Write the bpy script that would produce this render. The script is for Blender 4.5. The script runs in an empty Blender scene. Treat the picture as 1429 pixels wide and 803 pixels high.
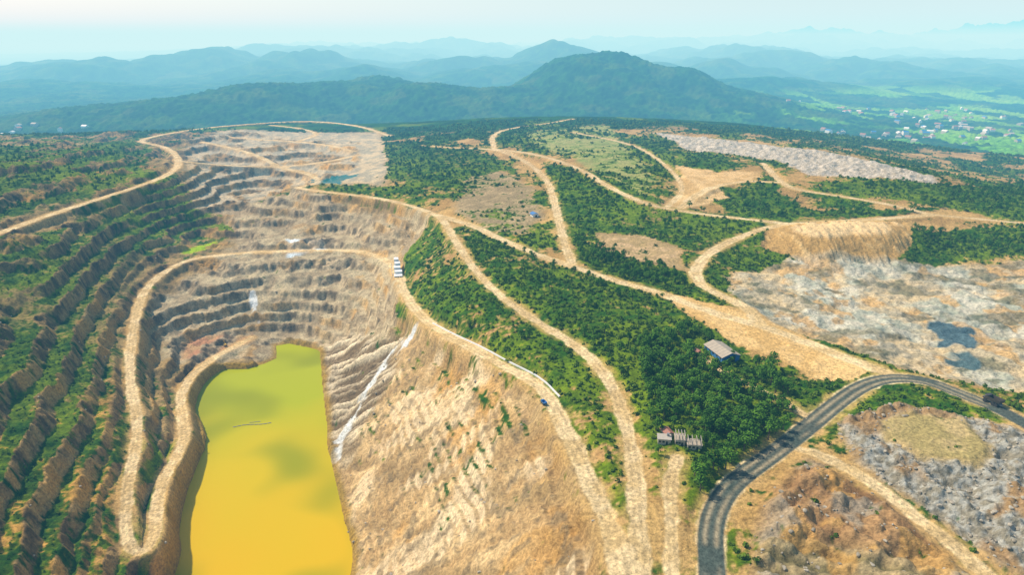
import bpy, numpy as np, math, random, bmesh
from mathutils import Vector, Matrix
random.seed(4); rng=np.random.default_rng(7)
S=bpy.context.scene
COL=S.collection
def T(s): return np.array([list(map(float,p.split(','))) for p in s.split()])
# ---------------- image pixels unprojected, heights assumed; metres: x east, y north, z above the plateau ----------------
A=T("-326,816,-50 -256,823,-50 -212,826,-50 -172,807,-49 -140,761,-47 -119,691,-42 -105,627,-36 -77,543,-26 -53,493,-18 -28,452,-12 -5,415,-8 14,391,-6 24,363,-5 30,329,-4 35,302,-4 40,272,-4 44,247,-4 45,220,-3 44,185,-3 42,60,-3")
B=T("-326,816,-50 -366,805,-51 -396,796,-53 -406,753,-55 -403,701,-58 -383,646,-61 -360,592,-65 -335,538,-68 -309,492,-71 -289,461,-73 -272,426,-76 -261,394,-78 -246,360,-81 -232,334,-84 -223,326,-86 -217,330,-87 -222,349,-88 -234,371,-89 -245,404,-91 -249,432,-92 -257,464,-94 -276,500,-96 -294,534,-98 -303,570,-99 -302,612,-101 -293,642,-102 -282,673,-103")
D=T("-320,1007,-8 -274,977,-8 -194,939,-7 -136,882,-5 -92,815,-2 -74,760,-1 -55,674,-1 -33,594,-1 -9,526,0 19,473,0 43,435,0 58,396,0 63,360,-1 63,325,-1 62,293,-2 58,264,-2 54,236,-2 52,220,-3 47,185,-3")
E=T("-92,815,-2 -44,753,1 -11,690,2 31,628,2 56,598,3 85,562,3 112,541,2 136,513,2 157,485,2 183,464,1 205,441,0 222,412,0 238,391,0")
F=T("-161,1244,20 -93,1196,22 -30,1175,24 18,1095,20 51,960,14 53,811,8 53,693,5 56,607,3")
G=T("-30,1175,24 -40,1309,28 -14,1402,30 68,1453,34 132,1511,38")
Hh=T("-30,1175,24 41,1108,26 99,989,24 125,871,20 158,795,16 194,768,14 238,749,12 274,736,11 304,731,9")
I=T("379,1032,24 359,904,20 364,868,18 418,843,14 461,805,12 485,771,9 527,758,8 573,743,6 625,716,5 760,660,4")
J=T("485,771,9 390,744,9 304,731,9 266,711,8 204,654,5 168,595,4 159,553,3 169,529,2 186,497,2 183,464,1")
K=T("-548,647,7 -540,697,8 -536,761,9 -524,841,10 -509,934,11 -507,1015,12 -540,1117,13 -628,1261,15 -713,1311,17 -715,1385,18 -687,1468,19 -628,1549,20 -481,1648,20 -345,1566,18 -247,1408,15")
L=T("181,785,14 232,891,16 230,1071,24 208,1215,28 116,1314,34")
M=T("359,904,20 316,919,20 253,881,18 198,785,14")
PV=T("330,255,3 288,292,3 281,327,2 278,344,1 269,363,0 258,381,0 237,384,0 214,374,-1 185,348,-1 158,323,-2 131,299,-2 110,281,-2 97,266,-3 87,246,-3 81,220,-3 73,185,-3 60,60,-3")
Q=T("149,309,-1 167,291,-1 177,268,-1 182,248,-1 187,230,-1 190,212,-1 191,190,-1")
SS=T("125,413,2 134,389,1 150,367,0 164,348,-1 168,332,-1")
TT=T("84,296,0 75,274,-1 70,245,-2 65,220,-3 57,185,-3")
UP1=T("-610,1420,14 -520,1400,10 -430,1380,8 -350,1330,8 -290,1260,7"); UP2=T("-540,1117,13 -480,1150,0 -400,1170,-6 -330,1190,-2 -280,1230,4"); UP3=T("-320,1007,-8 -300,1060,-12 -330,1130,-12 -400,1170,-6")
UP4=T("-400,1170,-6 -450,1230,2 -520,1290,8 -600,1340,13"); UP5=T("-430,1380,8 -400,1450,13 -460,1520,17 -540,1560,19")
W=T("-85,532,-28 -112,554,-52 -121,513,-70 -136,482,-92 -141,456,-108")
W2=T("-298,729,-77 -292,718,-86 -278,695,-99")
LK=T("-254,668 -240,674 -222,666 -203,656 -188,606 -175,563 -159,512 -151,479 -143,459 -134,435 -123,406 -114,383 -105,362 -101,348 -98,319 -103,283 -162,283 -203,319 -215,355 -226,375 -237,406 -252,440 -250,454 -246,469 -254,490 -268,512 -283,530 -298,556 -302,577 -298,598 -286,614 -265,614 -251,625 -243,638")
def Z(s,z):
    p=T(s); z=np.array(list(map(float,z.split()))); assert len(p)==len(z),(len(p),len(z),s[:30]); return np.c_[p,z]
CT=np.vstack([
Z("-458,574 -414,509 -379,457 -346,407 -317,365 -285,317 -254,272 -401,578 -355,498 -324,443 -288,382 -259,332 -240,294 -223,249 -211,274 -448,698 -459,636 -465,800 -500,780 -472,888 -483,677 -423,948 -436,882 -433,1060 -533,1169 -305,515 -364,644 -533,552 -354,339 -265,233",
"-8 -15 -22 -30 -36 -42 -46 -30 -42 -50 -58 -64 -66 -64 -90 -20 -8 -25 -2 -20 2 -35 -48 -28 -8 -84 -80 0 -10 -15"),
Z("-370,694 -335,723 -329,703 -319,673 -287,775 -278,746 -270,716 -263,690 -210,775 -201,732 -200,691 -213,674 -163,755 -154,705 -160,655 -154,593 -303,630 -348,637",
"-68 -62 -80 -97 -58 -70 -85 -100 -58 -74 -92 -106 -60 -72 -85 -88 -102 -93"),
Z("-148,536 -119,460 -95,389 -75,334 -99,554 -85,461 -54,382 -30,321 -20,278 -51,465 -26,399 -6,336 6,287 12,249 -17,412 6,346 20,289 27,246 -127,668 -64,484 -59,264 -11,236 19,208",
"-88 -85 -86 -86 -55 -60 -58 -55 -52 -38 -36 -32 -28 -26 -16 -14 -12 -11 -58 -35 -80 -50 -20"),
Z("-308,908 -320,951 -205,881 -211,916 -128,814 -131,842 -93,673 -65,554 -359,882 -397,960 -85,714","-35 -20 -38 -22 -38 -18 -28 -14 -48 -38 -13"),
Z("-301,1075 -452,1179 -409,1242 -550,1273 -367,1336 -250,1235 -525,1392 -208,1070","-14 -16 -8 0 4 6 10 4"),
Z("-154,1012 -108,1089 -151,1275 -67,991 -14,929 5,791 -60,876","4 12 22 8 10 4 2"),
Z("-37,500 3,429 37,360 46,300 -10,603 48,495 83,438 93,366 95,320 105,424 135,408 73,478 131,645 102,693 100,806 144,715 183,686","-5 -3 -3 -3 3 3 4 3 2 5 2 4 4 5 9 7 7"),
Z("229,618 285,588 342,572 464,611 254,517 328,492 339,426 254,456 292,391 463,487 300,358","-2 -6 -7 -7 -6 -8 -7 -4 -5 -6 -2"),
Z("281,691 314,701 370,707 415,705 383,658 313,645 281,652 257,651 278,622 330,616 396,648 443,708","17 20 20 20 20 20 18 2 -2 -4 -4 1"),
Z("91,1352 189,1352 262,1375 156,1106 202,929 317,1304 364,1231 457,1141 544,1072 589,955 589,920 519,919 438,955 361,1027 292,972 281,864 335,811 269,890 673,968 690,907 843,1167 787,827","36 36 36 32 20 34 32 29 26 20 14 22 25 28 22 12 8 18 0 0 -20 -5"),
Z("183,309 227,321 246,292 144,263 117,236 159,227 210,238 250,215 123,184","0 1 3 -1 -2 -2 0 2 -2"),
Z("-759,1019 -685,1070 -648,856 -583,929 -711,734 -597,598 -723,1236 -887,1311 -758,1590 -578,1798 -230,1441 -120,1377 -22,1502","40 32 25 20 50 25 25 25 22 18 18 26 36")])
V1=T("-110,800 -92,812 -60,676 -33,594 -9,526 19,473 43,435 58,396 62,350 58,264 50,240 40,290 28,360 14,395 -20,450 -60,515 -98,615 -120,700 -126,760")
V2=T("-55,720 -12,680 30,618 85,552 135,505 130,460 150,400 160,350 160,320 125,300 85,250 70,290 72,360 60,400 30,460 0,515 -25,590 -45,670")
V3=T("-250,1340 -180,1300 -38,1140 20,980 -16,1020 -78,994 -140,960 -190,1050")
V4=T("50,1040 110,980 170,840 240,745 300,715 290,640 230,620 160,655 90,690 60,700 58,850")
V5=T("285,880 340,890 350,790 480,790 520,800 400,760 320,755 270,760")
V6=T("400,900 600,915 680,960 843,1100 760,800 590,745 470,835")
V7=T("430,720 560,730 650,700 560,640 420,670")
V8=T("-1100,1010 -640,1190 -530,1015 -545,870 -570,700 -580,560 -1000,560")
V9=T("-519,666 -486,944 -450,922 -440,781 -417,662 -345,537 -321,447 -333,428 -336,393 -355,340 -574,606")
V10=T("21,1335 196,1405 195,1211 202,931 164,830 136,882 95,1068 31,1175")
V11=T("60,682 97,657 156,571 162,546 114,550 86,572 61,607")
V12=T("-12,395 22,330 30,270 38,200 26,190 18,270 5,340 -25,400 -60,470 -75,510 -50,480")
T1=T("124,538 190,485 236,392 212,379 187,383 174,411 152,431 134,481")
T2=T("252,658 281,716 439,746 406,660 357,616 277,619")
T3=T("242,1023 292,972 351,965 337,925 268,885 276,847 207,787 184,800 233,897")
T4=T("-145,521 -99,561 -41,472 11,373 30,283 37,225 38,189 -79,200 -93,331 -134,445")
CL=T("-205,662 -168,650 -130,590 -95,560 -100,500 -122,440 -138,455 -175,560")
T5=T("89,707 139,692 165,654 158,581 123,602 89,646")
T6=T("-78,994 -16,1020 29,911 34,786 19,698 -19,716 -64,800")
G1=T("265,1314 378,1234 512,1129 594,945 561,906 411,938 400,1045 290,1135")
G2=T("189,578 268,632 389,623 501,637 486,536 336,360 303,375 260,394 229,425 197,473 182,531")
G3=T("-624,1325 -610,1502 -278,1460 -180,1112 -192,984 -355,1066 -385,957 -450,946")
R1=T("-429,967 -324,1004 -103,839 -103,756 -106,559 -203,666 -332,591 -387,682 -358,854")
FL=T("-347,652 -285,684 -278,663 -304,615 -326,606")
B1=T("124,270 152,298 177,263 182,227 184,207 174,184 86,185 97,220 109,245")
B2=T("182,332 221,347 276,320 300,258 230,180 199,222 191,253 175,291")
T7=T("203,329 222,336 246,328 243,300 228,288 207,296 198,312")
LB=T("-336,393 -321,447 -331,520 -250,364 -224,321 -206,329 -181,277 -239,213 -346,351")
GROVE=T("86,426 127,452 141,430 167,391 166,352 154,325 123,298 93,270 81,255 86,291 74,323 79,370")
PATCH=T("-292,852 -247,856 -236,830 -277,800"); GREENL=T("-420,827 -395,875 -380,850 -410,814")
PUD=T("322,482 338,490 346,474 338,456 326,446 314,452 318,466"); PUD2=T("258,596 279,598 277,588 260,588"); PUD3=T("300,415 316,430 322,420 306,405"); POND=T("-327,1088 -290,1110 -250,1080 -257,1013 -300,1040")
PITP=T("45,150 35,300 0,405 -45,480 -90,590 -115,690 -112,800 -136,882 -194,939 -320,1007 -260,1150 -300,1350 -600,1480 -800,1400 -1000,1200 -1000,200 -300,100")
# ---------------- maths helpers ----------------
LAT=rng.random((32,256,256)).astype(np.float32)
def vn(x,y,sd=0):
    x=x+sd*17.3; y=y-sd*9.1
    xi=np.floor(x); yi=np.floor(y); fx=x-xi; fy=y-yi
    fx=fx*fx*(3-2*fx); fy=fy*fy*(3-2*fy)
    xi=xi.astype(np.int64)&255; yi=yi.astype(np.int64)&255; x1=(xi+1)&255; y1=(yi+1)&255
    Lq=LAT[sd%32]
    a=Lq[xi,yi]*(1-fx)+Lq[x1,yi]*fx; b=Lq[xi,y1]*(1-fx)+Lq[x1,y1]*fx
    return a*(1-fy)+b*fy
def fbm(x,y,sc,sd=0,o=4,ridge=0):
    r=0;a=1.;s=0
    x=x/sc;y=y/sc
    for i in range(o):
        n=vn(x,y,sd+i)
        if ridge==1: n=1-abs(2*n-1)
        if ridge==2: n=np.sqrt((2*n-1)**2+.01)
        r=r+a*n; s+=a; a*=.5; x,y=(x*1.6-y*1.2)+3.1,(x*1.2+y*1.6)-1.7
    return r/s
def ss(a,b,x):
    t=np.clip((x-a)/(b-a),0,1); return t*t*(3-2*t)
def segd(px,py,P,closed=False,zz=False):
    best=np.full(px.shape,1e9); z=np.zeros(px.shape)
    n=len(P)
    for i in range(n if closed else n-1):
        a=P[i];b=P[(i+1)%n]; dx,dy=b[0]-a[0],b[1]-a[1]; l=dx*dx+dy*dy+1e-9
        t=np.clip(((px-a[0])*dx+(py-a[1])*dy)/l,0,1)
        d=(px-a[0]-t*dx)**2+(py-a[1]-t*dy)**2
        m=d<best; best=np.where(m,d,best)
        if zz: z=np.where(m,a[2]+t*(b[2]-a[2]),z)
    d=np.sqrt(best)
    return (d,z) if zz else d
def psd(px,py,P,marg=60):
    """signed distance (negative inside)"""
    out=np.full(px.shape,1e3)
    m=(px>P[:,0].min()-marg)&(px<P[:,0].max()+marg)&(py>P[:,1].min()-marg)&(py<P[:,1].max()+marg)
    x=px[m];y=py[m]
    d=segd(x,y,P,True); ins=np.zeros(x.shape,bool); n=len(P)
    for i in range(n):
        a=P[i];b=P[(i+1)%n]
        c=((a[1]>y)!=(b[1]>y)); 
        with np.errstate(all='ignore'):
            c&=x<(b[0]-a[0])*(y-a[1])/(b[1]-a[1]+1e-12)+a[0]
        ins^=c
    out[m]=np.where(ins,-d,d); return out
def smooth(P,it=2):
    for _ in range(it):
        q=[P[0]]
        for i in range(len(P)-1):
            q.append(P[i]*.75+P[i+1]*.25); q.append(P[i]*.25+P[i+1]*.75)
        q.append(P[-1]); P=np.array(q)
    return P
# ---------------- base height: points from image pixels, with assumed heights, interpolated ----------------
lk=np.c_[LK,np.full(len(LK),-110.)]
PT=np.vstack([A,B,D,E,F,G,Hh,I,J,K,L,M,PV,Q,SS,TT,UP1,UP2,UP3,UP4,UP5,W2,lk,CT])
_,idx=np.unique(PT[:,:2].round(),axis=0,return_index=True); PT=PT[idx]
def phi(a,b): return np.sqrt(((a[:,None,:]-b[None])**2).sum(-1)+144)
n=len(PT); KM=np.zeros((n+1,n+1)); KM[:n,:n]=phi(PT[:,:2],PT[:,:2])-np.eye(n)*6; KM[n,:n]=1;KM[:n,n]=1
w=np.linalg.solve(KM,np.append(PT[:,2],0))
gx=np.arange(-2600,2600,8.); gy=np.arange(-100,2300,8.)
GX,GY=np.meshgrid(gx,gy,indexing='ij'); q=np.c_[GX.ravel(),GY.ravel()]; hv=np.empty(len(q))
for i in range(0,len(q),20000): hv[i:i+20000]=phi(q[i:i+20000],PT[:,:2])@w[:n]+w[n]
HG=hv.reshape(GX.shape)
def hbase(x,y):
    u=np.clip((x+2600)/8,0,len(gx)-1.001); v=np.clip((y+100)/8,0,len(gy)-1.001)
    i=u.astype(int);j=v.astype(int);a=u-i;b=v-j
    return HG[i,j]*(1-a)*(1-b)+HG[i+1,j]*a*(1-b)+HG[i,j+1]*(1-a)*b+HG[i+1,j+1]*a*b
HILLS=[(286,2600,140,200,260),(134,2620,92,150,220),(429,2650,122,130,240),(672,2720,122,140,260),(560,2600,80,180,200),(860,2600,45,200,240),(-61,2500,42,170,200),(-710,2500,76,260,180),(-524,2700,78,200,200),
(-336,2500,54,180,180),(-883,2300,46,200,160),(-1043,2200,40,240,180),(-1300,2150,14,260,200),(-2018,4500,104,380,400),(-2249,4200,34,500,300),(-1505,4500,30,420,300),(-2556,4000,18,400,300),(-2226,3200,-16,400,250),
(1871,5000,60,420,400),(1707,6000,95,600,500),(2085,4500,40,420,300),(2930,5000,-25,500,300),(1250,4200,20,350,300),(-593,8000,95,1200,700),(-1130,6500,65,600,500),(40,7000,20,900,600),(-500,5000,0,500,300),(-1000,3600,10,400,250),(300,4500,20,400,300),
(8525,14000,190,2200,1200),(10534,15000,500,1800,1500),(5757,12000,220,1500,1200),(3960,11000,180,1300,1000),(1643,10000,120,1300,900),(-3500,12000,90,2500,1200),(1400,3400,-5,300,250),(2100,3600,-15,350,250),(1050,3300,20,260,260)]
def hfar(x,y):
    X=x+(fbm(x,y,600,3,3)-.5)*130; Y=y+(fbm(x,y,600,8,3)-.5)*130; acc=0
    for (a,b,h,sx,sy) in HILLS:
        g=(h+60)*np.exp(-.5*(((X-a)/sx)**2+((Y-b)/sy)**2)); acc=acc+g**3
    hh=acc**(1/3.)
    rg=fbm(x,y,520,5,4,2)
    h=-64+hh*(.69+.31*rg)
    bump=ss(2700,4500,y)*ss(-5500,-2200,x)
    big=fbm(x,y,1300,12,3)
    h+=bump*(rg*100+np.maximum(big-.4,0)*200)*(.7+np.clip(y/14000,0,1))
    h+=ss(1900,2400,y)*rg*34*(1-ss(600,1000,x)*(1-ss(2900,3500,y)))
    return h
roads=[(A,9,'d'),(B,8,'d'),(D,8,'d'),(E,10,'d'),(F,9,'d'),(G,8,'d'),(Hh,9,'d'),(I,9,'d'),(J,10,'d'),(K,10,'d'),(L,7,'d'),(M,10,'d'),(Q,8,'d'),(SS,5,'d'),(TT,6,'d'),(UP1,9,'d'),(UP2,9,'d'),(UP3,9,'d'),(UP4,9,'d'),(UP5,9,'d'),(PV,12,'p')]
roads=[(smooth(r,2),w_,k) for r,w_,k in roads]
MATS={}
def height(x,y):
    h=hbase(x,y); inf={}
    n60=fbm(x,y,60,1); n20=fbm(x,y,22,4); n6=fbm(x,y,6,9,3); n150=fbm(x,y,150,22,2)
    pit=ss(8,-8,psd(x,y,PITP))
    rw=ss(10,-8,psd(x,y,T4)); cl=ss(8,-8,psd(x,y,CL)+(n20-.5)*20)
    hw=h+(n60-.5)*17+(n20-.5)*8
    def terr(s,sharp):
        qq=hw/s; k=np.floor(qq); f=qq-k; jit=(n20-.5)*.3
        return s*(k+.08*f+.92*ss(.46+jit*.5,.84+jit*.5,f)), ss(.44+jit*.5,.54+jit*.5,f)*ss(.92+jit*.3,.82+jit*.4,f)
    ta,ra=terr(8.8,1); tb,rb=terr(12.5,1)
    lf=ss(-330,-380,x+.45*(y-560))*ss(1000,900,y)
    tz=ta*(1-lf)+tb*lf; ris=ra*(1-lf)+rb*lf
    brk=ss(.62,.72,fbm(x,y,38,28,3))   # slumped stretches where benches have failed
    tz=tz*(1-brk*.7)+hw*brk*.7; ris=ris*(1-brk*.5)
    hw2=h+(n60-.5)*11+(n20-.5)*4.6
    s2=5.0; q2=hw2/s2; k2=np.floor(q2); f2=q2-k2
    tz2=s2*(k2+.1*f2+.9*ss(.4,.9,f2)); r2=ss(.34,.48,f2)*ss(1,.86,f2)
    fade=ss(.30,.62,fbm(x,y,45,2,3)); tz2=tz2*(.35+.65*fade)+hw2*(.65-.65*fade); r2=1-(1-r2)*(.3+.7*fade)
    upper=ss(1000,1250,y)*.1
    gul=fbm(x*.35+y*.94,(y*.35-x*.94)*.22,9,14,3,1); gul2=fbm(x*.6+y*.8,(y*.6-x*.8)*.2,22,6,3,1)
    h1=h*(1-pit)+pit*(tz*(1-upper)+hw*upper)
    h1=h1+pit*ris*(fbm(x,y,7,19,2,1)-.5)*4.5
    h1=h1*(1-rw)+rw*(tz2-gul*2.4-gul2*5+4)
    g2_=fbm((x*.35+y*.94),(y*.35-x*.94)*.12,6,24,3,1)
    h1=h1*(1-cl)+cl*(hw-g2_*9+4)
    inf['ris']=ris*pit*(1-rw)*(1-cl); inf['ris2']=r2*rw*(1-cl); inf['pit']=pit; inf['rw']=rw; inf['cl']=cl; inf['gul']=g2_; inf['g1_']=gul; inf['g22']=gul2; inf['lf']=lf*pit; inf['n150']=n150
    rough=np.where(rw>.5,1.6,np.where(pit>.5,2.6,.8))
    h1=h1+(n6-.5)*rough*1.6+(n20-.5)*2.6*(1-pit)
    b1=ss(6,-6,psd(x,y,B1)); b2=ss(6,-4,psd(x,y,B2)); t7=ss(5,-5,psd(x,y,T7)+(n20-.5)*16); g1=ss(15,-15,psd(x,y,G1)); t2=ss(6,-6,psd(x,y,T2)); gg=ss(15,-15,psd(x,y,G2))
    row=np.sin((x*.45+y*.9)/1.7+(n20-.5)*3)
    lowrow=ss(245,225,y+(x-130)*.3+(n20-.5)*14)
    h1+=b1*(row*1.1*lowrow+(n6-.5)*6+(n20-.5)*12+2); h1+=b2*(1-t7)*((n6-.5)*7+(n20-.5)*9+1.5); h1+=t7*3; h1+=g1*((n6-.5)*6+(n20-.5)*5)
    h1-=t2*fbm(x*1.3,y*.35,5,20,3,1)*4
    h1+=gg*((n20-.5)*5+(n6-.5)*3+(n60-.5)*5)
    inf.update(b1=b1,b2=b2*(1-t7),t7=t7,g1=g1,t2=t2,lowrow=lowrow*b1,row=row)
    wf=ss(1560,1950,y+np.maximum(np.abs(x)-500,0)*.55)
    h1=h1*(1-wf)+hfar(x,y)*wf; inf['far']=wf
    sd=psd(x,y,LK,120); inf['lk']=sd
    near=sd<100
    h1=np.where(near&(sd>0),np.maximum(h1,-110+np.minimum(sd,40)*.22),h1)
    h1=np.where(sd<=0,-110+np.maximum(sd,-14)*.7,h1)
    rd=np.full(x.shape,1e3); rp=np.zeros(x.shape)
    inf['track']=np.zeros(x.shape)
    for R,wd,kd in roads:
        mg=30
        m=(x>R[:,0].min()-mg)&(x<R[:,0].max()+mg)&(y>R[:,1].min()-mg)&(y<R[:,1].max()+mg)
        if not m.any(): continue
        xx=x[m];yy=y[m]
        d,z=segd(xx,yy,R,False,True)
        wv=wd*.5*(1+(n20[m]-.5)*(.7 if kd=='d' else .05))
        e=d-wv
        wt=ss(8,1.0,e)
        h1[m]=h1[m]*(1-wt)+z*wt
        better=e<rd[m]; tmp=rd[m]; tmp=np.where(better,e,tmp); rd[m]=tmp
        if kd=='p': rp[m]=np.maximum(rp[m],ss(.6,-.4,d-wd*.5+.6))
        o=wd*.2
        inf['track'][m]=np.where(better,np.exp(-((d-o)/(.09*wd))**2),inf['track'][m])
    inf['rd']=rd; inf['pv']=rp
    inf['n']=(n60,n20,n6)
    return h1,inf
# ---------------- terrain sheet ----------------
ys=[-60.]
while ys[-1]<45000:
    y=ys[-1]
    if y<180: d=3
    elif y<1800: d=max(.95,.0025*y)
    else: d=.0025*y*(1+(y-1800)/2500)
    d=min(d,600); ys.append(y+d)
ys=np.array(ys); NC=1200; s=np.linspace(-1.15,1.15,NC)
Yg=np.repeat(ys[:,None],NC,1); Xg=s[None,:]*(np.maximum(Yg,100)*.8+160)
X=Xg.ravel();Y=Yg.ravel()
Hq,inf=height(X,Y)
NR=len(ys)
n60,n20,n6=inf['n']
def c3(*a): return np.array(a,dtype=np.float32)
def lerp(a,b,t): return a*(1-t[:,None])+b*t[:,None]
def mixc(c1,c2,t): return c1[None]*(1-t[:,None])+c2[None]*t[:,None]
nf=fbm(X,Y,2.2,16,2); n12=fbm(X,Y,12,21,3); nw=(n12-.5)*14+(n60-.5)*16
col=mixc(c3(.46,.31,.14),c3(.34,.22,.095),ss(.35,.65,n20))
veg=np.clip(.60+(n60-.5)*1.2,0,1)
def reg(P,soft=6,wk=1.): return ss(soft,-soft,psd(X,Y,P)+nw*wk)
def setr(P,ca,cb,v,soft=6,wk=1.,nn=None):
    global col,veg
    m=reg(P,soft,wk) if P.ndim==2 else P
    nn=n12 if nn is None else nn
    col=lerp(col,mixc(c3(*ca),c3(*cb),ss(.35,.65,nn)),m); veg=veg*(1-m)+v*m
setr(ss(1300,1480,Y+np.abs(X+100)*.0),(.2,.15,.08),(.2,.15,.08),.97)
setr(ss(-560,-640,X)*ss(300,500,Y),(.2,.15,.08),(.2,.15,.08),.97)
setr(inf['pit'],(.19,.14,.07),(.33,.235,.115),.50)
setr(G3,(.34,.305,.225),(.50,.41,.275),.08,20)
setr(R1,(.43,.36,.235),(.30,.24,.155),.14,10)
setr(V9,(.13,.13,.045),(.23,.18,.07),.82,20)
setr(LB,(.20,.125,.045),(.42,.255,.09),.44,15)
setr(V8,(.12,.11,.05),(.15,.12,.05),.95,20)
setr(T4,(.60,.445,.255),(.46,.325,.175),.14,5,.4)
setr(V12,(.45,.31,.15),(.35,.22,.1),.42,4,.7)
setr(V1,(.42,.29,.14),(.36,.23,.11),.74,4,.5)
setr(V2,(.42,.29,.14),(.36,.23,.11),.77,4,.5); setr(GROVE,(.2,.16,.07),(.2,.15,.07),.93,6,.3)
setr(V3,(.3,.2,.1),(.3,.2,.1),.86); setr(V4,(.3,.2,.1),(.3,.2,.1),.86); setr(V5,(.3,.2,.1),(.3,.2,.1),.92); setr(V6,(.3,.2,.1),(.3,.2,.1),.98); setr(V7,(.3,.2,.1),(.3,.2,.1),.92)
setr(V10,(.24,.28,.10),(.32,.31,.13),.40,8); setr(V11,(.3,.2,.1),(.3,.2,.1),.95)
setr(T6,(.38,.29,.17),(.27,.21,.12),.42,8); setr(T5,(.46,.33,.19),(.34,.25,.13),.25,6,.5)
veg=veg+np.where((veg>.3)&(veg<.9),(n60-.5)*.8+inf['pit']*(inf['n150']-.5)*.9,0)
setr(T1,(.62,.43,.215),(.54,.36,.165),.03,5,.6)
m=reg(T2,4,.4); gq=fbm(X*1.3,Y*.35,5,20,3,1); col=lerp(col,mixc(c3(.38,.25,.11),c3(.60,.43,.22),ss(.4,.8,1-gq)),m*ss(19,15,Hq)); col=lerp(col,mixc(c3(.64,.48,.28),c3(.56,.42,.24),n12),m*ss(15,18,Hq)); veg=veg*(1-m)+.02*m
setr(T3,(.60,.43,.23),(.48,.33,.16),.05,6,.7)
setr(G1,(.54,.49,.41),(.34,.30,.23),.06,6,.6,nf)
setr(G2,(.50,.40,.25),(.38,.33,.23),.03,8,.8,n20)
gm=reg(G2,8,.8); tl=ss(.5,.58,fbm(X,Y,45,27,5)); col=lerp(col,mixc(c3(.30,.33,.27),c3(.55,.52,.42),ss(.3,.7,n12)),gm*tl*.8)
tl=ss(.51,.56,fbm(X*1.6,Y,34,29,5)); col=lerp(col,mixc(c3(.54,.36,.17),c3(.36,.23,.11),n12),gm*tl*.8)
tl=ss(.55,.61,fbm(X*.8,Y*1.4,26,11,4)); col=lerp(col,mixc(c3(.10,.12,.08),c3(.19,.16,.10),n12),gm*tl*.8)
tl=ss(.50,.62,fbm(X,Y,7,13,3)); col=lerp(col,mixc(c3(.20,.16,.10),c3(.62,.56,.44),n6),gm*tl*.35)
setr(FL,(.38,.25,.14),(.36,.20,.12),.05,5,.4)
setr(inf['b1'],(.17,.10,.05),(.33,.21,.11),.18,nn=n20); col=lerp(col,mixc(c3(.13,.125,.065),c3(.34,.28,.165),inf['row']*.5+.5),inf['lowrow']*.8)
m=inf['b1']*ss(.60,.68,fbm(X,Y,18,5,4)); col=lerp(col,mixc(c3(.50,.30,.11),c3(.42,.27,.12),nf),m*.6)
m=inf['b1']*ss(.55,.62,fbm(X,Y,24,15,4)); col=lerp(col,mixc(c3(.34,.31,.25),c3(.22,.19,.14),nf),m*.7)
setr(inf['b2'],(.37,.36,.31),(.20,.18,.135),.07,nn=nf); col=lerp(col,mixc(c3(.32,.19,.08),c3(.22,.14,.065),nf),inf['b2']*ss(.48,.56,n20)*.8); setr(inf['t7'],(.44,.34,.18),(.34,.275,.13),.2)
setr(PATCH,(.66,.74,.76),(.56,.62,.63),0,3,.3); setr(GREENL,(.34,.46,.03),(.28,.40,.03),0,4,.3)
rr=inf['ris']; strk=fbm(X,Y,5,18,3)
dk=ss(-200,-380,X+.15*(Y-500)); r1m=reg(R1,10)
rock=mixc(c3(.095,.07,.042),c3(.38,.26,.13),ss(.3,.7,strk)); rock=lerp(rock,mixc(c3(.16,.13,.09),c3(.50,.42,.29),ss(.3,.7,strk)),r1m*.8)
rock=lerp(rock,mixc(c3(.50,.39,.22),c3(.54,.29,.08),n12),ss(.47,.66,fbm(X,Y,34,23,4))*(.9-.25*r1m))
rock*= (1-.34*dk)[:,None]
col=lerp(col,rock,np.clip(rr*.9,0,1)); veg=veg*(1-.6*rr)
r2=inf['ris2']; gl=inf['g1_']
col=lerp(col,mixc(c3(.32,.23,.12),c3(.24,.18,.09),n6),inf['rw']*(1-r2)*.5)
col=lerp(col,mixc(c3(.36,.24,.12),c3(.30,.21,.12),n6),inf['rw']*ss(.62,.85,gl)*.6)
col=lerp(col,mixc(c3(.33,.23,.12),c3(.27,.20,.11),n6),inf['rw']*ss(.66,.82,inf['g22'])*.7)
col=lerp(col,mixc(c3(.50,.28,.10),c3(.44,.28,.12),n6),inf['rw']*ss(.58,.68,fbm(X,Y,30,17,4))*.55)
col=lerp(col,mixc(c3(.74,.62,.43),c3(.66,.54,.36),n6),inf['rw']*ss(.50,.64,fbm(X,Y,26,3,4))*.7*(.3+.7*r2))
col=lerp(col,mixc(c3(.14,.11,.07),c3(.2,.16,.1),n6),inf['rw']*ss(.60,.70,fbm(X,Y,4.5,8,2))*.6)
veg=np.where(inf['rw']>.5,veg+(1-r2)*.22-.04+(n60-.5)*.35,veg)
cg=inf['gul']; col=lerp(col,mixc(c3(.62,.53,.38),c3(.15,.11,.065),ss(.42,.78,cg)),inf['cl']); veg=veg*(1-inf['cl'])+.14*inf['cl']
for Wl,wd in ((W,6.5),(W2,2.5)):
    d=segd(X,Y,smooth(Wl,2)); m=ss(wd,wd*.2,d+(n12-.5)*18+(n6-.5)*10); col=lerp(col,mixc(c3(.72,.75,.74),c3(.48,.48,.45),nf),m); veg*=1-m
wet=np.zeros(len(X))
for P,cc in ((PUD,(.08,.12,.13)),(PUD2,(.07,.14,.16)),(PUD3,(.08,.12,.12)),(POND,(.03,.13,.12))):
    m=reg(P,1.5,1.3); col=lerp(col,mixc(c3(*cc),c3(*cc),n12),m); wet=np.maximum(wet,m); veg*=1-m
sh=ss(7,1,inf['lk']+(n6-.5)*4); col=lerp(col,mixc(c3(.34,.21,.05),c3(.22,.16,.04),n12),sh*.8*(inf['lk']<50)); veg*=1-sh
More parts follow.
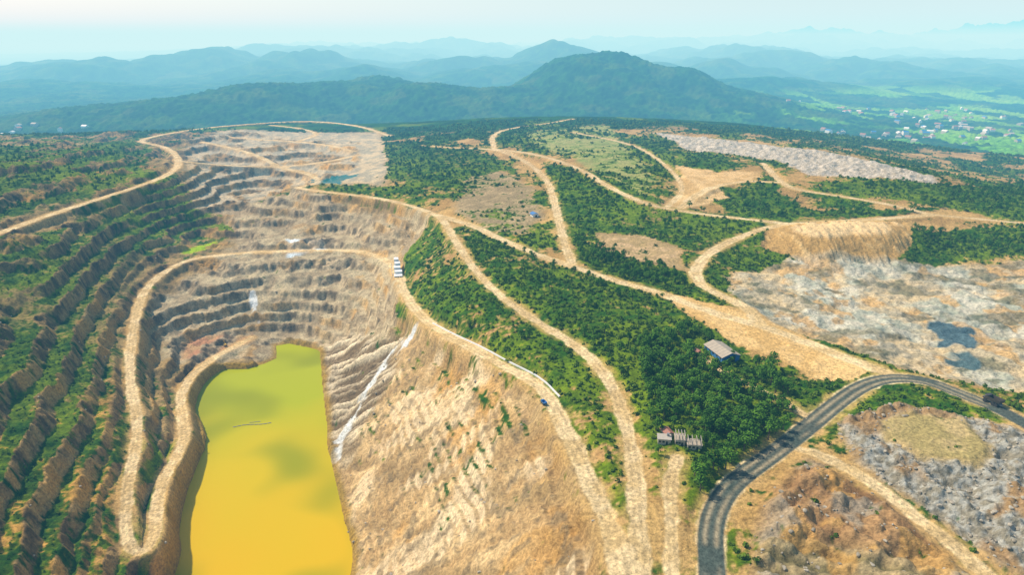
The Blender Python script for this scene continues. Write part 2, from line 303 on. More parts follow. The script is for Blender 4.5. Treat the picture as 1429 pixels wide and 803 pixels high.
far=inf['far']; vall=np.maximum(far*ss(0,-40,Hq)*ss(500,900,X)*ss(4200,3400,Y),0)
veg=veg*(1-far)+far*.99
fld=fbm(X,Y,200,30,3); plots=vn(np.floor(X/90)*3.7,np.floor(Y/150)*2.9,5)
gfor=mixc(c3(.007,.032,.013),c3(.022,.070,.016),ss(.3,.7,fbm(X,Y,26,11,3)))
gshr=mixc(c3(.028,.075,.011),c3(.13,.185,.020),ss(.3,.72,n12*.6+nf*.4))
gc=lerp(gshr,gfor,np.clip(far+ss(1000,1500,Y),0,1))
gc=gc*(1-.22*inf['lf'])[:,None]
gc=lerp(gc,mixc(c3(.17,.22,.02),c3(.14,.20,.02),n12),ss(.56,.72,fbm(X,Y,70,31,4))*.6*(1-far*.7))
thr=(nf*.35+n6*.35+n12*.3)
vm=np.clip(ss(-.07,.07,(veg-.5)*.62+.5-thr),0,1); vm=np.where(veg>.97,1,vm); vm=np.where(veg<.03,0,vm)
col=lerp(col,gc,vm)
fm=vall*ss(.40,.45,fld); fc=mixc(c3(.07,.26,.03),c3(.22,.36,.05),plots); col=lerp(col,fc,fm*ss(.3,.5,plots))
scar=far*ss(.60,.66,fbm(X,Y,120,2,4)); col=lerp(col,mixc(c3(.06,.13,.03),c3(.12,.12,.05),n20),scar*.35)
rd=inf['rd']; rm=ss(.8,-.6,rd+(n6-.5)*3); rc=mixc(c3(.68,.53,.32),c3(.56,.415,.225),ss(.35,.65,n12)); rc=rc*(1-.2*inf['track'])[:,None]*(.88+.24*nf)[:,None]
berm=ss(6,1.5,rd)*(1-rm); col=lerp(col,mixc(c3(.44,.30,.13),c3(.50,.34,.17),n6),berm*.7*ss(.3,.6,n12)); vm*=1-berm*.6
col=lerp(col,rc,rm)
col*= (.82+.36*nf)[:,None]*(.86+.28*n60)[:,None]
lum=(col*c3(.2126,.7152,.0722)).sum(1); col=(lum[:,None]+(col-lum[:,None])*1.2)*1.1; col=np.clip(col,.003,.8)
pc=mixc(c3(.06,.085,.07),c3(.105,.115,.09),n12); pc=lerp(pc,mixc(c3(.46,.37,.22),c3(.38,.30,.18),n6),np.clip(inf['track']*.8*ss(.3,.5,n20),0,1))
col=lerp(col,pc,inf['pv']); vm*=1-rm; vm*=1-inf['pv']
cf=far*(1-ss(2600,4200,Y))
can=(fbm(X,Y,9,6,2)-.4)*10*cf+(vn(X/14,Y/14,13))*8*cf
Hq=Hq+can+vm*(n6)*1.0*(1-far)
hg=Hq.reshape(NR,NC)
me=bpy.data.meshes.new("terrain")
co=np.empty((len(X),3),np.float32); co[:,0]=X;co[:,1]=Y;co[:,2]=Hq
me.vertices.add(len(X)); me.vertices.foreach_set("co",co.ravel())
ii=np.arange(NR*NC).reshape(NR,NC)
qd=np.stack([ii[:-1,:-1],ii[:-1,1:],ii[1:,1:],ii[1:,:-1]],-1).reshape(-1,4).astype(np.int32)
me.loops.add(qd.size); me.loops.foreach_set("vertex_index",qd.ravel())
me.polygons.add(len(qd)); me.polygons.foreach_set("loop_start",np.arange(0,qd.size,4,dtype=np.int32)); me.polygons.foreach_set("loop_total",np.full(len(qd),4,np.int32))
me.update()
me.polygons.foreach_set("use_smooth",np.ones(len(qd),bool))
at=me.color_attributes.new("Col",'FLOAT_COLOR','POINT')
at.data.foreach_set("color",np.c_[np.clip(col,0,1),wet].astype(np.float32).ravel())
ter=bpy.data.objects.new("terrain",me); COL.objects.link(ter)
def hat(x,y):
    j=np.searchsorted(ys,y)-1; t=(y-ys[j])/(ys[j+1]-ys[j])
    def row(jj):
        wd=max(ys[jj],100)*.8+160; u=(x/wd+1.15)/2.3*(NC-1); i=int(min(max(u,0),NC-2)); f=u-i
        return hg[jj,i]*(1-f)+hg[jj,i+1]*f
    return float(row(j)*(1-t)+row(j+1)*t)
# ---------------- materials ----------------
def newmat(name):
    m=bpy.data.materials.new(name); m.use_nodes=True; nt=m.node_tree; b=nt.nodes["Principled BSDF"]; return m,nt,b
def mat(name,c,rough=.8,var=.25,scale=1.5,metal=0):
    if name in MATS: return MATS[name]
    m,nt,b=newmat(name); N=nt.nodes; Lk=nt.links
    tc=N.new('ShaderNodeTexCoord'); no=N.new('ShaderNodeTexNoise'); no.inputs['Scale'].default_value=scale; no.inputs['Detail'].default_value=5
    Lk.new(tc.outputs['Object'],no.inputs['Vector'])
    mx=N.new('ShaderNodeMix'); mx.data_type='RGBA'
    mx.inputs[6].default_value=(*[v*(1-var) for v in c],1); mx.inputs[7].default_value=(*[min(1,v*(1+var)) for v in c],1)
    Lk.new(no.outputs[0],mx.inputs[0]); Lk.new(mx.outputs[2],b.inputs['Base Color']); b.inputs['Roughness'].default_value=rough; b.inputs['Metallic'].default_value=metal
    MATS[name]=m; return m
m,nt,b=newmat("terrain_soil_rock_and_scrub"); N=nt.nodes; Lk=nt.links
av=N.new('ShaderNodeVertexColor'); av.layer_name="Col"; geo=N.new('ShaderNodeNewGeometry')
n1=N.new('ShaderNodeTexNoise'); n1.inputs['Scale'].default_value=.55; n1.inputs['Detail'].default_value=6; n1.inputs['Roughness'].default_value=.65
Lk.new(geo.outputs['Position'],n1.inputs['Vector'])
mr=N.new('ShaderNodeMapRange'); mr.inputs[1].default_value=.3; mr.inputs[2].default_value=.7; mr.inputs[3].default_value=.54; mr.inputs[4].default_value=1.46
Lk.new(n1.outputs[0],mr.inputs[0])
vm_=N.new('ShaderNodeVectorMath'); vm_.operation='SCALE'; Lk.new(av.outputs['Color'],vm_.inputs[0]); Lk.new(mr.outputs[0],vm_.inputs['Scale'])
Lk.new(vm_.outputs[0],b.inputs['Base Color'])
r_=N.new('ShaderNodeMapRange'); r_.inputs[3].default_value=.95; r_.inputs[4].default_value=.12; Lk.new(av.outputs['Alpha'],r_.inputs[0]); Lk.new(r_.outputs[0],b.inputs['Roughness'])
b.inputs['Specular IOR Level'].default_value=.1
bp=N.new('ShaderNodeBump'); bp.inputs['Strength'].default_value=.8; bp.inputs['Distance'].default_value=1.5; Lk.new(n1.outputs[0],bp.inputs['Height']); Lk.new(bp.outputs[0],b.inputs['Normal'])
me.materials.append(m)
# lake
bpy_m=bpy.data.meshes.new("lake"); Ls=smooth(np.vstack([LK,LK[:1]]),1)[:-1]
cen=np.array([-190,450]); 
bm=bmesh.new(); vs=[bm.verts.new((p[0]+(p[0]-cen[0])*.02,p[1]+(p[1]-cen[1])*.02,0)) for p in Ls]; fc_=bm.faces.new(vs); bmesh.ops.triangulate(bm,faces=[fc_]); bm.normal_update()
for f_ in bm.faces:
    if f_.normal.z<0: f_.normal_flip()
bm.to_mesh(bpy_m); lake=bpy.data.objects.new("lake",bpy_m); lake.location.z=-110; COL.objects.link(lake)
m,nt,b=newmat("mineral_water"); N=nt.nodes;Lk=nt.links
tc=N.new('ShaderNodeTexCoord'); sp=N.new('ShaderNodeSeparateXYZ'); Lk.new(tc.outputs['Object'],sp.inputs[0])
no=N.new('ShaderNodeTexNoise'); no.inputs['Scale'].default_value=.011; no.inputs['Detail'].default_value=2.5; Lk.new(tc.outputs['Object'],no.inputs['Vector'])
mr=N.new('ShaderNodeMapRange'); mr.inputs[1].default_value=330; mr.inputs[2].default_value=640; Lk.new(sp.outputs[1],mr.inputs[0])
ad=N.new('ShaderNodeMath'); ad.operation='MULTIPLY_ADD'; ad.inputs[1].default_value=.5; Lk.new(no.outputs[0],ad.inputs[0]); Lk.new(mr.outputs[0],ad.inputs[2])
cr=N.new('ShaderNodeValToRGB'); Lk.new(ad.outputs[0],cr.inputs[0])
el=cr.color_ramp.elements; el[0].position=.2; el[0].color=(.63,.38,.0005,1); el[1].position=1.0; el[1].color=(.36,.39,.001,1)
e=el.new(.6); e.color=(.55,.41,.0005,1)
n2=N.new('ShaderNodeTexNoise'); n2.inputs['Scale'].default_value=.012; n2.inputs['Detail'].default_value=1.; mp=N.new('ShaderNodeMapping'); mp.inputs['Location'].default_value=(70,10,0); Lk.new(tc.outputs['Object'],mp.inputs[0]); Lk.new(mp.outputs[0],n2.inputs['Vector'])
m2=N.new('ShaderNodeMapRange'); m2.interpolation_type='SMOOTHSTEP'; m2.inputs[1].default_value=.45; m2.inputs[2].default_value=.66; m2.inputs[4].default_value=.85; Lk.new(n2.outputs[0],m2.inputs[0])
mx=N.new('ShaderNodeMix'); mx.data_type='RGBA'; mx.inputs[7].default_value=(.23,.26,.001,1); Lk.new(m2.outputs[0],mx.inputs[0]); Lk.new(cr.outputs[0],mx.inputs[6]); Lk.new(mx.outputs[2],b.inputs['Base Color'])  # dark green patches: cloud reflections painted into the water colour
b.inputs['Roughness'].default_value=.25; b.inputs['IOR'].default_value=1.12
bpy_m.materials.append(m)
# ---------------- scatter masters ----------------
def leafmat(name,c1,c2):
    m,nt,b=newmat(name); N=nt.nodes;Lk=nt.links
    oi=N.new('ShaderNodeObjectInfo'); g=N.new('ShaderNodeNewGeometry'); no=N.new('ShaderNodeTexNoise'); no.inputs['Scale'].default_value=.7; Lk.new(g.outputs['Position'],no.inputs['Vector'])
    ad=N.new('ShaderNodeMath'); ad.operation='MULTIPLY_ADD'; ad.inputs[1].default_value=.6; Lk.new(oi.outputs['Random'],ad.inputs[0])
    sb=N.new('ShaderNodeMath'); sb.operation='MULTIPLY_ADD'; sb.inputs[1].default_value=1.2; sb.inputs[2].default_value=-.4; Lk.new(no.outputs[0],sb.inputs[0]); Lk.new(sb.outputs[0],ad.inputs[2])
    mx=N.new('ShaderNodeMix'); mx.data_type='RGBA'; mx.clamp_factor=True; mx.inputs[6].default_value=(*c1,1); mx.inputs[7].default_value=(*c2,1); Lk.new(ad.outputs[0],mx.inputs[0]); Lk.new(mx.outputs[2],b.inputs['Base Color'])
    b.inputs['Roughness'].default_value=.8; b.inputs['Specular IOR Level'].default_value=.1
    return m
LM=leafmat("foliage",(.025,.075,.007),(.16,.245,.02)); LT=leafmat("tree_foliage",(.018,.07,.006),(.12,.26,.016))
BK=mat("bark",(.13,.09,.06)); RK=leafmat("boulder_rock",(.20,.17,.12),(.48,.42,.32))
def foliage(name,lobes,nl,size,trunk=None,mt=None,seed=0):
    r=random.Random(seed); V=[];Fc=[];mi=[]
    if trunk:
        h,r0=trunk
        def limb(a,b,ra,rb,k=5):
            a=Vector(a);b=Vector(b); d=(b-a).normalized(); u=d.orthogonal().normalized(); v=d.cross(u); o=len(V)
            for p,rad in ((a,ra),(b,rb)):
                for i in range(k): t=i/k*6.283; V.append(p+u*math.cos(t)*rad+v*math.sin(t)*rad)
            for i in range(k): Fc.append((o+i,o+(i+1)%k,o+k+(i+1)%k,o+k+i)); mi.append(1)
        limb((0,0,-.6),(0,0,h*.5),r0,r0*.65); limb((0,0,h*.5),(0.1,0,h*.85),r0*.65,r0*.3)
        for c,_ in lobes: limb((0,0,h*.45),c,r0*.45,r0*.15,4)
    for c,rad in lobes:
        for _ in range(nl):
            d=Vector((r.gauss(0,1),r.gauss(0,1),r.gauss(0,1))).normalized()
            if d.z<-.5: d.z*=-1
            p=Vector(c)+d*rad*r.uniform(.6,1.08)
            nn=(d+Vector((r.gauss(0,.5),r.gauss(0,.5),r.gauss(0,.5)+.3))).normalized(); u=nn.orthogonal().normalized(); v=nn.cross(u); a=r.uniform(0,6.28); u,v=u*math.cos(a)+v*math.sin(a),v*math.cos(a)-u*math.sin(a)
            z=size*r.uniform(.6,1.4); o=len(V)
            V.extend([p-u*z,p-v*z*.7+nn*z*.15,p+u*z,p+v*z*.7-nn*z*.2]); Fc.append((o,o+1,o+2,o+3)); mi.append(0)
    me=bpy.data.meshes.new(name); me.from_pydata([tuple(v) for v in V],[],Fc); me.materials.append(mt or LM); me.materials.append(BK); me.polygons.foreach_set("material_index",mi); me.update(); return me
def masters(cname,meshes):
    c=bpy.data.collections.new(cname)
    for i,mm in enumerate(meshes): c.objects.link(bpy.data.objects.new(mm.name,mm))
    return c
bush=[foliage("shrub_form_%d"%k,[((random.uniform(-.4,.4),random.uniform(-.4,.4),.3),.65),((random.uniform(-.5,.5),random.uniform(-.5,.5),.42),.5)],22,.28,seed=k) for k in range(4)]
def tmesh(k):
    r=random.Random(k); h=r.uniform(5.5,8); L_=[((r.uniform(-1.7,1.7),r.uniform(-1.7,1.7),h*r.uniform(.55,.95)),r.uniform(1.2,2.0)) for _ in range(6)]+[((0,0,h),1.5)]
    return foliage("tree_form_%d"%k,L_,42,.42,(h,.28),LT,k)
trees=[tmesh(10+k) for k in range(6)]
rocks=[]
for k in range(3):
    bm=bmesh.new(); bmesh.ops.create_icosphere(bm,subdivisions=2,radius=1)
    r=random.Random(k)
    ax=[Vector((r.gauss(0,1),r.gauss(0,1),r.gauss(0,1))).normalized() for _ in range(9)]
    for v in bm.verts:
        for a in ax:
            dd=v.co.dot(a)
            if dd>.62: v.co-=a*(dd-.62)
        v.co.z*=.7
    mm=bpy.data.meshes.new("rock_form_%d"%k); bm.to_mesh(mm); mm.materials.append(RK); rocks.append(mm)
def scatter(name,coll,pts,sc):
    me=bpy.data.meshes.new(name); me.vertices.add(len(pts)); me.vertices.foreach_set("co",pts.astype(np.float32).ravel())
    a=me.attributes.new("sc",'FLOAT','POINT'); a.data.foreach_set("value",sc.astype(np.float32))
    a=me.attributes.new("rz",'FLOAT_VECTOR','POINT'); rv=np.zeros((len(pts),3),np.float32); rv[:,2]=rng.random(len(pts))*6.28; a.data.foreach_set("vector",rv.ravel())
    a=me.attributes.new("ix",'INT','POINT'); a.data.foreach_set("value",rng.integers(0,len(coll.objects),len(pts)).astype(np.int32))
    ob=bpy.data.objects.new(name,me); COL.objects.link(ob)
    ng=bpy.data.node_groups.new(name+"_scatter",'GeometryNodeTree'); ng.is_modifier=True
    ng.interface.new_socket("Geometry",in_out='INPUT',socket_type='NodeSocketGeometry'); ng.interface.new_socket("Geometry",in_out='OUTPUT',socket_type='NodeSocketGeometry')
    N=ng.nodes;Lk=ng.links; gi=N.new('NodeGroupInput');go=N.new('NodeGroupOutput'); ip=N.new('GeometryNodeInstanceOnPoints'); ci=N.new('GeometryNodeCollectionInfo'); ci.inputs['Collection'].default_value=coll; ci.inputs['Separate Children'].default_value=True; ci.inputs['Reset Children'].default_value=True
    def na(nm,ty):
        a=N.new('GeometryNodeInputNamedAttribute'); a.data_type=ty; a.inputs['Name'].default_value=nm; return a
    a1=na("sc",'FLOAT');a2=na("rz",'FLOAT_VECTOR');a3=na("ix",'INT')
    Lk.new(gi.outputs[0],ip.inputs['Points']); Lk.new(ci.outputs[0],ip.inputs['Instance']); ip.inputs['Pick Instance'].default_value=True
    def so(n): return [o for o in n.outputs if o.enabled][0]
    Lk.new(so(a3),ip.inputs['Instance Index']); Lk.new(so(a1),ip.inputs['Scale']); Lk.new(so(a2),ip.inputs['Rotation']); Lk.new(ip.outputs[0],go.inputs[0])
    md=ob.modifiers.new("scatter",'NODES'); md.node_group=ng
    return ob
wid=(np.maximum(Y,100)*.8+160)*2.3/NC; dyy=np.gradient(ys); area=wid*np.repeat(dyy,NC)
fx=np.abs(X)<(.78*Y+150)
def pick(prob):
    k=np.nonzero(rng.random(len(X))<prob)[0]; p=co[k].copy(); return k,p
dens=np.where(Y<700,.09,.035*(700/np.maximum(Y,700)))*(1-.5*inf['rw'])*(1-.35*inf['pit'])
k,p=pick(vm*(far<.2)*area*dens*fx*(Y>150)*(Y<1500)*(inf['rd']>2)); p[:,2]-=.2
scs=(rng.random(len(k))**2.2*1.8+.6)*(1+np.maximum(p[:,1]-600,0)/900)*(.6+.8*n60[k])*(1-.45*inf['pit'][k]); scatter("shrubs",masters("shrub_forms",bush),p,scs)
k,p=pick(np.clip((inf['b2']*.10+inf['b1']*.03+inf['rw']*.006+inf['g1']*.006+inf['ris']*.005),0,1)*area*fx*(Y>150)*(inf['rd']>1)*(inf['lk']>0)); scatter("boulders",masters("rock_forms",rocks),p,rng.random(len(k))**2.6*1.2+.22)
cnt=0; tp=[]
while cnt<250:
    x=random.uniform(72,170);y=random.uniform(252,455)
    if psd(np.array([x]),np.array([y]),GROVE)[0]>-1: continue
    if 121<x<156 and 392<y<434: continue
    if 70<x<103 and 290<y<318: continue
    dmin=min([np.hypot(x-a,y-b_) for a,b_ in tp] or [99])
    if dmin<2.8: continue
    rdd=min(segd(np.array([x]),np.array([y]),R)[0]-wd*.5 for R,wd,kk in roads)
    if rdd<2: continue
    tp.append((x,y)); o=bpy.data.objects.new("tree",trees[cnt%6]); COL.objects.link(o)
    sc=random.uniform(.7,1.5); o.location=(x,y,hat(x,y)-.3); o.scale=(sc*random.uniform(.9,1.15),sc,sc*random.uniform(.8,1.1)); o.rotation_euler=(0,0,random.uniform(0,6.28)); cnt+=1
pr=np.clip(reg(V11,3,.3)*.03+reg(V2,3,.3)*.004+reg(V1,3,.3)*.001+reg(V4,6)*.005+reg(V3,6)*.004+reg(V5,6)*.008+reg(V6,6)*.008+reg(V7,4)*.012+reg(V8,6)*.004,0,.05)
k,p=pick(pr*area*(inf['rd']>3)*fx*(Y>200)*(vm>.3)); p[:,2]-=.4; scatter("distant_trees",masters("tree_forms",trees),p,rng.random(len(k))*.6+.5)
# ---------------- built objects ----------------
def box(name,par,dim,loc,mt,rot=0,bev=.03):
    bm=bmesh.new(); bmesh.ops.create_cube(bm,size=1); 
    for v in bm.verts: v.co=Vector((v.co.x*dim[0],v.co.y*dim[1],v.co.z*dim[2]))
    if bev: bmesh.ops.bevel(bm,geom=bm.edges[:],offset=min(bev,min(dim)*.3),segments=1,affect='EDGES')
    me=bpy.data.meshes.new(name); bm.to_mesh(me); me.materials.append(mt); o=bpy.data.objects.new(name,me); COL.objects.link(o); o.parent=par; o.location=loc; o.rotation_euler[2]=rot; return o
def cyl(name,par,r,d,loc,mt,axis='Z',seg=16):
    bm=bmesh.new(); bmesh.ops.create_cone(bm,cap_ends=True,segments=seg,radius1=r,radius2=r,depth=d); me=bpy.data.meshes.new(name); bm.to_mesh(me); me.materials.append(mt)
    o=bpy.data.objects.new(name,me); COL.objects.link(o); o.parent=par; o.location=loc
    if axis=='Y': o.rotation_euler[0]=math.pi/2
    if axis=='X': o.rotation_euler[1]=math.pi/2
    return o
def poly(name,par,V,Fs,mt):
    me=bpy.data.meshes.new(name); me.from_pydata(V,[],Fs); me.materials.append(mt); me.update(); o=bpy.data.objects.new(name,me); COL.objects.link(o); o.parent=par; return o
def empty(name,x,y,rot=0,dz=0,z=None):
    o=bpy.data.objects.new(name,None); COL.objects.link(o); o.location=(x,y,(hat(x,y) if z is None else z)+dz); o.rotation_euler[2]=rot; return o
CONC=mat("concrete",(.42,.37,.30)); BLUE=mat("blue_sheet",(.03,.16,.42),.5); ROOF=mat("roof_sheet",(.40,.33,.24),.6,.3,.6); WHT=mat("white_paint",(.74,.74,.72),.6,.12,.3); DARK=mat("dark_glass",(.03,.035,.04),.25); STEEL=mat("steel",(.25,.25,.25),.5); ORG=mat("orange_paint",(.5,.18,.05),.5); YEL=mat("yellow_paint",(.6,.36,.03),.5); TYRE=mat("tyre_rubber",(.03,.03,.03)); REDR=mat("red_roof",(.35,.14,.09),.7,.3,.5)
def gable(name,x,y,rot,L_,Wd,Hw,rise,wall,roof,dz=0):
    e=empty(name,x,y,rot,dz)
    hw=Wd/2;hl=L_/2
    poly("walls",e,[(-hw,-hl,-2),(hw,-hl,-2),(hw,hl,-2),(-hw,hl,-2),(-hw,-hl,Hw),(hw,-hl,Hw),(hw,hl,Hw),(-hw,hl,Hw),(0,-hl,Hw+rise-.05),(0,hl,Hw+rise-.05)],[(0,1,5,8,4),(1,2,6,5),(2,3,7,9,6),(3,0,4,7)],wall)
    ov=.7;t=.15
    for sg in (-1,1):
        zr=Hw+rise; ze=Hw-rise*ov/hw
        a=[(0,-hl-ov,zr),(sg*(hw+ov),-hl-ov,ze),(sg*(hw+ov),hl+ov,ze),(0,hl+ov,zr)]
        V=a+[(p[0],p[1],p[2]+t) for p in a]
        poly("roof_slope",e,V,[(0,1,2,3),(4,7,6,5),(0,4,5,1),(1,5,6,2),(2,6,7,3)],roof)
        for i in range(int(L_/3.2)):
            yy=-hl+(i+.5)*3.2; poly("roof_seam",e,[(0,yy-.06,zr+t+.05),(sg*(hw+ov),yy-.06,ze+t+.05),(sg*(hw+ov),yy+.06,ze+t+.05),(0,yy+.06,zr+t+.05)],[(0,1,2,3)],STEEL)
    box("door",e,(Wd*.3,.12,Hw*.7),(Wd*.1,-hl-.05,Hw*.35),DARK)
    nwin=max(1,int(L_/4))
    for i in range(nwin):
        for sg in (-1,1): box("window",e,(.1,min(1.4,L_*.2),min(1.1,Hw*.3)),(sg*(hw+.03),-hl+(i+.5)*L_/nwin,Hw*.6),DARK)
    return e
gable("industrial_shed",139.5,412,math.radians(17),21,13,4.5,2.3,BLUE,ROOF)
def flat_house(x,y,rot,a,b_,h,frame=False):
    e=empty("flat_roof_house",x,y,rot)
    box("walls",e,(a,b_,h+1.5),(0,0,h/2-.75),CONC); box("roof_slab",e,(a+.9,b_+.9,.22),(0,0,h+.12),CONC if not frame else ROOF)
    box("door",e,(1,.1,2.1),(a*.2,-b_/2-.03,1.05),DARK)
    for i in range(2): box("window",e,(1.2,.1,1.1),(-a*.35+i*a*.28,-b_/2-.03,1.7),DARK)
    if frame:
        for i in range(4):
            for j in range(2): box("post",e,(.25,.25,2.4),(-a/2+.2+i*(a-.4)/3,(-b_/2+.2) if j==0 else b_/2-.2,h+1.4),CONC)
        for i in range(4): box("beam",e,(.25,b_,.25),(-a/2+.2+i*(a-.4)/3,0,h+2.72),CONC)
    else: cyl("water_tank",e,.7,1.5,(a*.3,b_*.2,h+1),STEEL)
flat_house(80,310,-.15,6.5,5,3.2); flat_house(88,309,-.15,5,6,3.4,True); flat_house(94.5,305,-.15,7,5.5,3,True)
gable("tin_roof_hut",83,317,.3,6,4,2.6,.9,CONC,REDR)
gable("blue_shed",26,780,.4,8,7,3.2,1.4,WHT,BLUE); gable("tin_roof_hut",124,415,.5,4,3,2.2,.7,ORG,REDR)
e=empty("pump_station",-128,722,math.radians(12))
for i in range(5): box("step_block",e,(9-i*1.0,8.19,4+i*2.2),((i%2)*.8,-20+i*8.2,1.2+i*1.1),WHT)
for i in range(5): cyl("pipe",e,.3,7,(-6.0,-20+i*8.2,1.+i*1.),STEEL,'Y',8)
for i in range(3): box("doorway",e,(1.4,.12,2.0),(-2.5+i*2.4,-24.13,1.4),DARK)
def truck(name,x,y,rot,body,sc=1.):
    e=empty(name,x,y,rot); e.scale=(sc,)*3
    poly("dump_body",e,[(-1.6,-3.6,2.3),(1.6,-3.6,2.3),(1.6,2,1.7),(-1.6,2,1.7),(-1.9,-3.9,3.8),(1.9,-3.9,3.8),(1.9,2.2,3.7),(-1.9,2.2,3.7),(-1.7,3.6,3.9),(1.7,3.6,3.9)],[(0,1,2,3),(0,4,5,1),(1,5,6,2),(3,7,4,0),(2,6,7,3),(7,6,9,8)],body)
    box("chassis",e,(1.3,8,.5),(0,0,1.3),STEEL); box("cab",e,(2.4,1.5,1.7),(0,3.1,2.5),body,bev=.15); box("windscreen",e,(2.0,.06,.8),(0,3.88,2.8),DARK); box("hood",e,(2.0,1.0,1.1),(0,4.3,1.8),body,bev=.12)
    for sx in (-1,1):
        for yy in (-2.2,-.7,3.2): cyl("wheel",e,.85,.6,(sx*1.35,yy,.85),TYRE,'X')
truck("dump_truck",279,349,math.radians(20),mat("dark_paint",(.06,.05,.04),.5),1.25); truck("dump_truck",19,359,math.radians(25),BLUE,.6)
def excavator(x,y,rot,sc=1):
    e=empty("excavator",x,y,rot); e.scale=(sc,)*3
    for sx in (-1,1): box("track",e,(.6,4.2,.9),(sx*1.2,0,.45),TYRE,bev=.3)
    box("turntable",e,(1.4,1.4,.4),(0,0,1.05),STEEL); box("house",e,(2.7,3.2,1.3),(0,-.4,1.9),YEL,bev=.15); box("cab",e,(1,1.6,1.7),(-.8,.6,2.3),DARK,bev=.1)
    def bar(nm,a,b_,t): 
        a=Vector(a);b_=Vector(b_); o=box(nm,e,(t,t,(b_-a).length),(a+b_)/2,YEL); o.rotation_mode='QUATERNION'; o.rotation_quaternion=(b_-a).to_track_quat('Z','Y')
    bar("boom_lower",(.2,1,2),(.2,3.2,4.6),.5); bar("boom_upper",(.2,3.2,4.6),(.2,5.4,4.2),.45); bar("stick",(.2,5.4,4.2),(.2,6.3,1.4),.35); box("bucket",e,(1.2,1,.9),(.2,6.0,.9),STEEL,bev=.15)
excavator(330,905,1.,1.2); excavator(-300,650,.6,.9)
e=empty("floating_boom",-222,508,.25,z=-110)
for i in range(9): cyl("float",e,.4,3.0,(-14+i*3.5,math.sin(i*.7)*1.2,.1),STEEL,'X',10)
cyl("float_arm",e,.25,9,(2,4,.1),STEEL,'X',8)
Dr=smooth(T("-66,524,0 -46,489,0 -21,452,0 -1,419,0 19,394,0 29,367,0"),3); V=[];Fs=[]
for i,p in enumerate(Dr):
    tg=Dr[min(i+1,len(Dr)-1)]-Dr[max(i-1,0)]; nx,ny=-tg[1],tg[0]; l=math.hypot(nx,ny); nx/=l;ny/=l; z=hat(p[0],p[1])
    for sgn,zz in ((-.4,-1.5),(-.4,1.0),(.4,1.0),(.4,-1.5)): V.append((p[0]+nx*sgn,p[1]+ny*sgn,z+zz))
for i in range(len(Dr)-1):
    for j in range(3): Fs.append((i*4+j,i*4+j+1,i*4+5+j,i*4+4+j))
poly("retaining_wall",None,V,Fs,WHT)
V=[];Fs=[];mi=[]
def vh(x,y):
    z=hat(x,y)+3; a=random.uniform(5,10);b_=random.uniform(4,7);h=random.uniform(2.5,5);r=random.uniform(0,3.14);c,s_=math.cos(r),math.sin(r);o=len(V);mt_=random.choice([0,1,1,2,3,3])
    for px,py,pz in ((-a,-b_,-9),(a,-b_,-9),(a,b_,-9),(-a,b_,-9),(-a,-b_,h),(a,-b_,h),(a,b_,h),(-a,b_,h),(-a,0,h+3),(a,0,h+3)): V.append((x+(px*c-py*s_),y+(px*s_+py*c),z+pz))
    wl=random.choice([0,3,3])
    for f,mm in (((0,1,5,4),wl),((1,2,6,9,5),wl),((2,3,7,6),wl),((3,0,4,8,7),wl),((4,5,9,8),mt_),((6,7,8,9),mt_)): Fs.append(tuple(o+q for q in f)); mi.append(mm)
for cx,cy,sx,sy,nn in ((1380,2150,150,160,50),(1120,1950,120,60,20),(1500,2500,220,120,30),(-1250,1800,120,80,14),(900,2000,80,50,10)):
    for _ in range(nn):
        x=random.gauss(cx,sx);y=random.gauss(cy,sy)
        if abs(x)<(.8*y+100): vh(x,y)
o=poly("village_houses",None,V,Fs,WHT)
for mm in (REDR,BLUE,CONC): o.data.materials.append(mm)
o.data.polygons.foreach_set("material_index",mi)
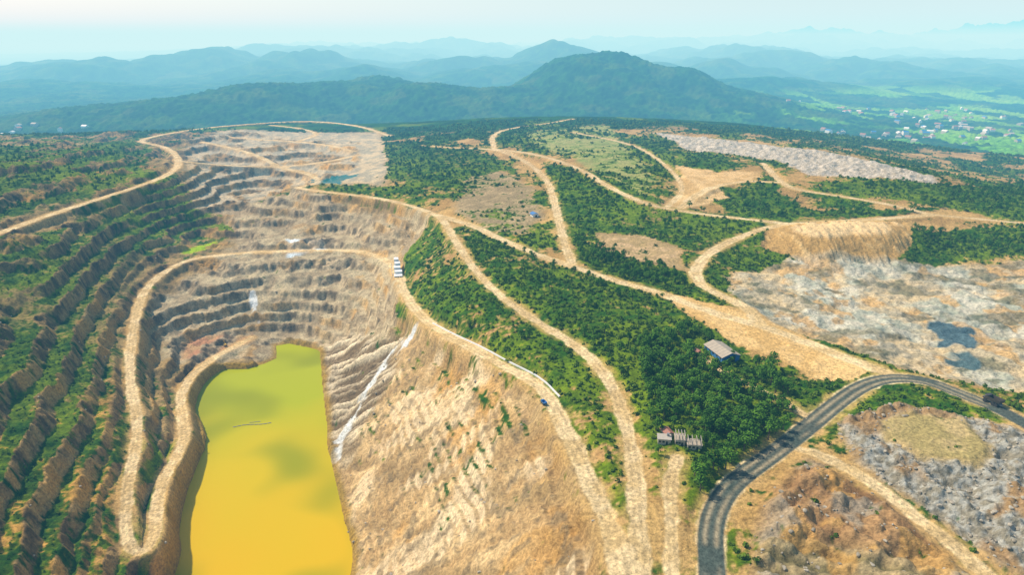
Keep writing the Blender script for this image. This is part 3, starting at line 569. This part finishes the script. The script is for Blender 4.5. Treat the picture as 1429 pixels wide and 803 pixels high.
# ---------------- haze boxes that glow in place of scattered light; thicker ones added farther off ----------------
def haze(name,scale,loc,sig,inft):
    bm=bmesh.new(); bmesh.ops.create_cube(bm,size=1); hm=bpy.data.meshes.new(name); bm.to_mesh(hm); bm.free(); hz=bpy.data.objects.new(name,hm); COL.objects.link(hz); hz.scale=scale; hz.location=loc
    m=bpy.data.materials.new(name+"_air"); m.use_nodes=True; nt=m.node_tree; nt.nodes.clear(); N=nt.nodes;Lk=nt.links
    out=N.new('ShaderNodeOutputMaterial'); ab=N.new('ShaderNodeVolumeAbsorption'); em=N.new('ShaderNodeEmission'); ads=N.new('ShaderNodeAddShader')
    sig=np.array(sig)*1e-4; inft=np.array(inft); mxs=sig.max(); ab.inputs['Density'].default_value=mxs; ab.inputs['Color'].default_value=(*(1-sig/mxs),1)
    ev=sig*inft; em.inputs['Color'].default_value=(*(ev/ev.max()),1); em.inputs['Strength'].default_value=ev.max()
    Lk.new(ab.outputs[0],ads.inputs[0]);Lk.new(em.outputs[0],ads.inputs[1]);Lk.new(ads.outputs[0],out.inputs['Volume']); hm.materials.append(m)
haze("haze",(120000,100000,1100),(0,40000,250),(.26,.75,1.2),(.70,.92,.93))
haze("mid_haze_glow",(112000,90000,640),(0,45000+950,60),(.65,1.5,2.2),(.60,.90,.93))
haze("far_haze_glow",(108000,84000,520),(0,42000+3300,20),(1.3,1.2,1.1),(.66,.92,.93))
# ---------------- light ----------------
el_=math.radians(48); az=math.radians(-62)
sd_=Vector((math.sin(az)*math.cos(el_),math.cos(az)*math.cos(el_),math.sin(el_)))
sun=bpy.data.lights.new("sun",'SUN'); sun.energy=5; sun.angle=math.radians(1.5); sun.color=(1,.94,.82); so=bpy.data.objects.new("sun",sun); COL.objects.link(so); so.rotation_euler=sd_.to_track_quat('Z','Y').to_euler()
wd=bpy.data.worlds.new("World"); S.world=wd; wd.use_nodes=True; nt=wd.node_tree; bg=nt.nodes['Background']; sk=nt.nodes.new('ShaderNodeTexSky'); sk.sky_type='NISHITA'; sk.sun_disc=False; sk.sun_elevation=el_; sk.sun_rotation=az; sk.altitude=200; sk.dust_density=1; sk.air_density=1.0
nt.links.new(sk.outputs[0],bg.inputs[0]); bg.inputs[1].default_value=.15
cd=bpy.data.cameras.new("camera"); cam=bpy.data.objects.new("camera",cd); COL.objects.link(cam); cam.location=(0,0,200); cam.rotation_euler=(math.radians(70),0,0); cd.lens=24.0; cd.sensor_width=36; cd.clip_end=200000; cd.clip_start=1; S.camera=cam
S.view_settings.view_transform='Standard'; S.view_settings.look='None'; S.view_settings.exposure=0
